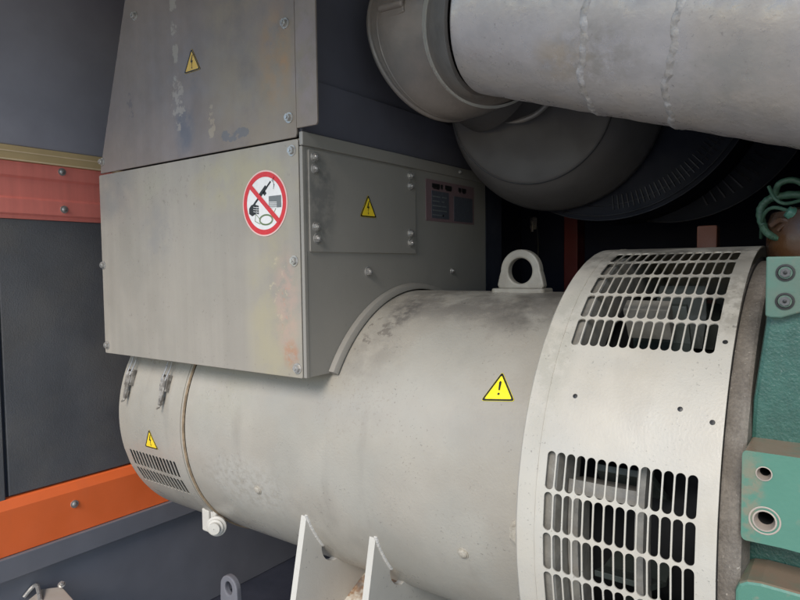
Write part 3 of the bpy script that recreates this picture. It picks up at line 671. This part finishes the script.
def rim(k,r,name,m_,par,extra=0.):
    c=ring(k[0],k[1],k[2],k[3]+extra); c=c+[c[0],c[1]]
    b=MB(); b.tube(c,r,8,cap=False); return b.build(name,m_,par,smooth=True)
rim(Kc,.0065,'rolled_rim',M['elbow'],el); rim((lerp(Kb[0],Kc[0],.86),Kb[1]*.14+Kc[1]*.86,Kb[2]*.14+Kc[2]*.86,.209*KP),.0035,'rolled_rim',M['elbow'],el)
b=MB()
dd=Vector((math.cos(Kb[1])*math.cos(Kb[2]),math.sin(Kb[1])*math.cos(Kb[2]),-math.sin(Kb[2])))
b.lathe([(-.009,.203*KP),(-.008,.211*KP),(.006,.211*KP),(.007,.203*KP)],Kb[0],dd,96); b.build('clamp_band',M['band'],el,auto=30)
# clamp tab on the elbow
b=MB()
o_=Vector((-.515,.020,1.075)); ux=Vector((1,-.12,.05)).normalized(); uz=Vector((-.1,.06,1)).normalized(); un=ux.cross(uz)
def bx3(b,o,l,wz,dep,mi=0):
    vs=[o+ux*(i*l)+uz*(j*wz)+un*(k*dep) for i in(0,1) for j in(0,1) for k in(-1,1)]
    b.add(vs,[(0,1,3,2),(4,6,7,5),(0,4,5,1),(2,3,7,6),(0,2,6,4),(1,5,7,3)],mi)
q=Vector((-.398,-.232,.926)); b.lathe([(0,.001),(0,.008),(.062,.008),(.066,.006),(.066,.001)],q+Vector((0,-.012,.012)),(1,-.12,-.10),20); bx3(b,q+Vector((.004,0,-.016)),.064,.034,.014)
b.build('clamp_tab',M['elbow'],el,bevel=.003)
# drum behind the pipe
t=thing('silencer_drum','dark grey round drum hanging behind and below the silver pipe','drum',(-.21,.2,.5))
KD=.77; c=KC((-.391,.45,.896),KD); ax=Vector((-.031,.25,.043)).normalized()
b=MB(); b.lathe([(t_*KD,r_*KD) for t_,r_ in [(0.012,.0001),(.010,.10),(.002,.225),(0,.2375),(.002,.2455),(.006,.2475)]],c,ax,128); b.build('end_cap',M['drum'],t,auto=50)
b=MB(); b.lathe([(t_*KD,r_*KD) for t_,r_ in [(.004,.2425),(.012,.250),(.10,.292),(.17,.322),(.235,.345),(.257,.352),(.262,.350),(.262,.001)]],c,ax,128); b.build('shell',M['drumshell'],t,auto=50)
b=MB(); pts=smooth_path([(-.26,.044,.738),(-.235,.042,.736),(-.208,.042,.739),(-.183,.042,.746),(-.162,.042,.759),(-.140,.042,.776)],5); b.tube(pts,lambda i:.006*min(1,(i+.8)/9),8); b.build('raised_rib',M['elbow'],t,smooth=True)
b=MB(); pts=[c+ax*(.002)+(ax.orthogonal().normalized()*math.cos(a)+ax.cross(ax.orthogonal().normalized())*math.sin(a))*.2455*KD for a in [2*PI*i/120 for i in range(122)]]; b.tube(pts,.0014,6,cap=False); b.build('seal',M['black'],t,smooth=True)
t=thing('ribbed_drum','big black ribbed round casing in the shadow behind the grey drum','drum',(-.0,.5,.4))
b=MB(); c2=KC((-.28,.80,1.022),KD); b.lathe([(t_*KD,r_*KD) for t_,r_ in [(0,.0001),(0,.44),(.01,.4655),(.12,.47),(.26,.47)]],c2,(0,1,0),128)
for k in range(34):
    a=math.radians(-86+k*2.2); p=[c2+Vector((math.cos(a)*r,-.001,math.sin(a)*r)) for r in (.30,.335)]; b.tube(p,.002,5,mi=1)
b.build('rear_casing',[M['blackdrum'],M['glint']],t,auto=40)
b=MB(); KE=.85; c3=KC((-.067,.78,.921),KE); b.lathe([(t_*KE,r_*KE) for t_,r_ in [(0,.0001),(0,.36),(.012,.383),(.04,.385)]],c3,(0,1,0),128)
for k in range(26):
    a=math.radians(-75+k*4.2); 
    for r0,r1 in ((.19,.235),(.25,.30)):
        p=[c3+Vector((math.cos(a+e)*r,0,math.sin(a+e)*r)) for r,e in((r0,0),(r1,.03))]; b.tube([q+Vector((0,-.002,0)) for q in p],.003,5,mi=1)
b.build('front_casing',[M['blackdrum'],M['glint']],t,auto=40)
b=MB()
for cc,r,y in ((c2,.4665*KD,c2.y+.005),(c2,.452*KD,c2.y-.001),(c3,.384*KE,c3.y+.008),(c2,.42*KD,c2.y-.001)):
    pts=[Vector((cc.x+math.cos(a)*r,y,cc.z+math.sin(a)*r)) for a in [2*PI*i/120 for i in range(122)]]; b.tube(pts,.0012,6,cap=False)
b.build('edge_glint',M['glint'],t,smooth=True)  # thin rings laid on as glint lines
# ================= small things on the floor =================
t=thing('tie_down_lug','dark ringed lug standing on the base below the barrel','lug',(-1.17,-.06,-.8))
b=MB(); n=32
inner=[(-1.165+.017*math.cos(2*PI*i/n),-.588+.021*math.sin(2*PI*i/n)) for i in range(n)]
outer=[(-1.165+.040*math.cos(2*PI*i/n)*(1 if math.sin(2*PI*i/n)>=0 else 1.0+.3*abs(math.sin(2*PI*i/n))),-.588+(.040*math.sin(2*PI*i/n) if math.sin(2*PI*i/n)>=0 else .19*math.sin(2*PI*i/n))) for i in range(n)]
b.loopgap(outer,inner,1,-.07,-.05); b.build('eye_plate',M['bluegrey'],t,bevel=.004)
b=MB(); b.box(-1.25,-1.08,-.10,-.02,-.798,-.775); b.build('base_plate',M['bluegrey'],t,bevel=.003)
t=thing('floor_bracket','small tan bracket with a screw at the lower left corner','bracket',(-1.42,-.47,-.8))
b=MB()
pl_=[(-1.465,-.487),(-1.432,-.447),(-1.322,-.465),(-1.30,-.53),(-1.42,-.56)]
b.prism(pl_,2,-.512,-.50); b.prism([(-1.455,-.49),(-1.43,-.456),(-1.42,-.46),(-1.445,-.50)],2,-.798,-.512); b.build('bracket_plate',M['tan'],t,bevel=.002)
put(ME_sm,'screw',t,(-1.422,-.452,-.490),(.4,-.3,.8),sc=1.0)
b=MB(); b.tube(smooth_path([(-1.40,-.52,-.50),(-1.47,-.50,-.485),(-1.478,-.53,-.51)],6),.006,8); b.build('cable_end',M['steel'],t,smooth=True)
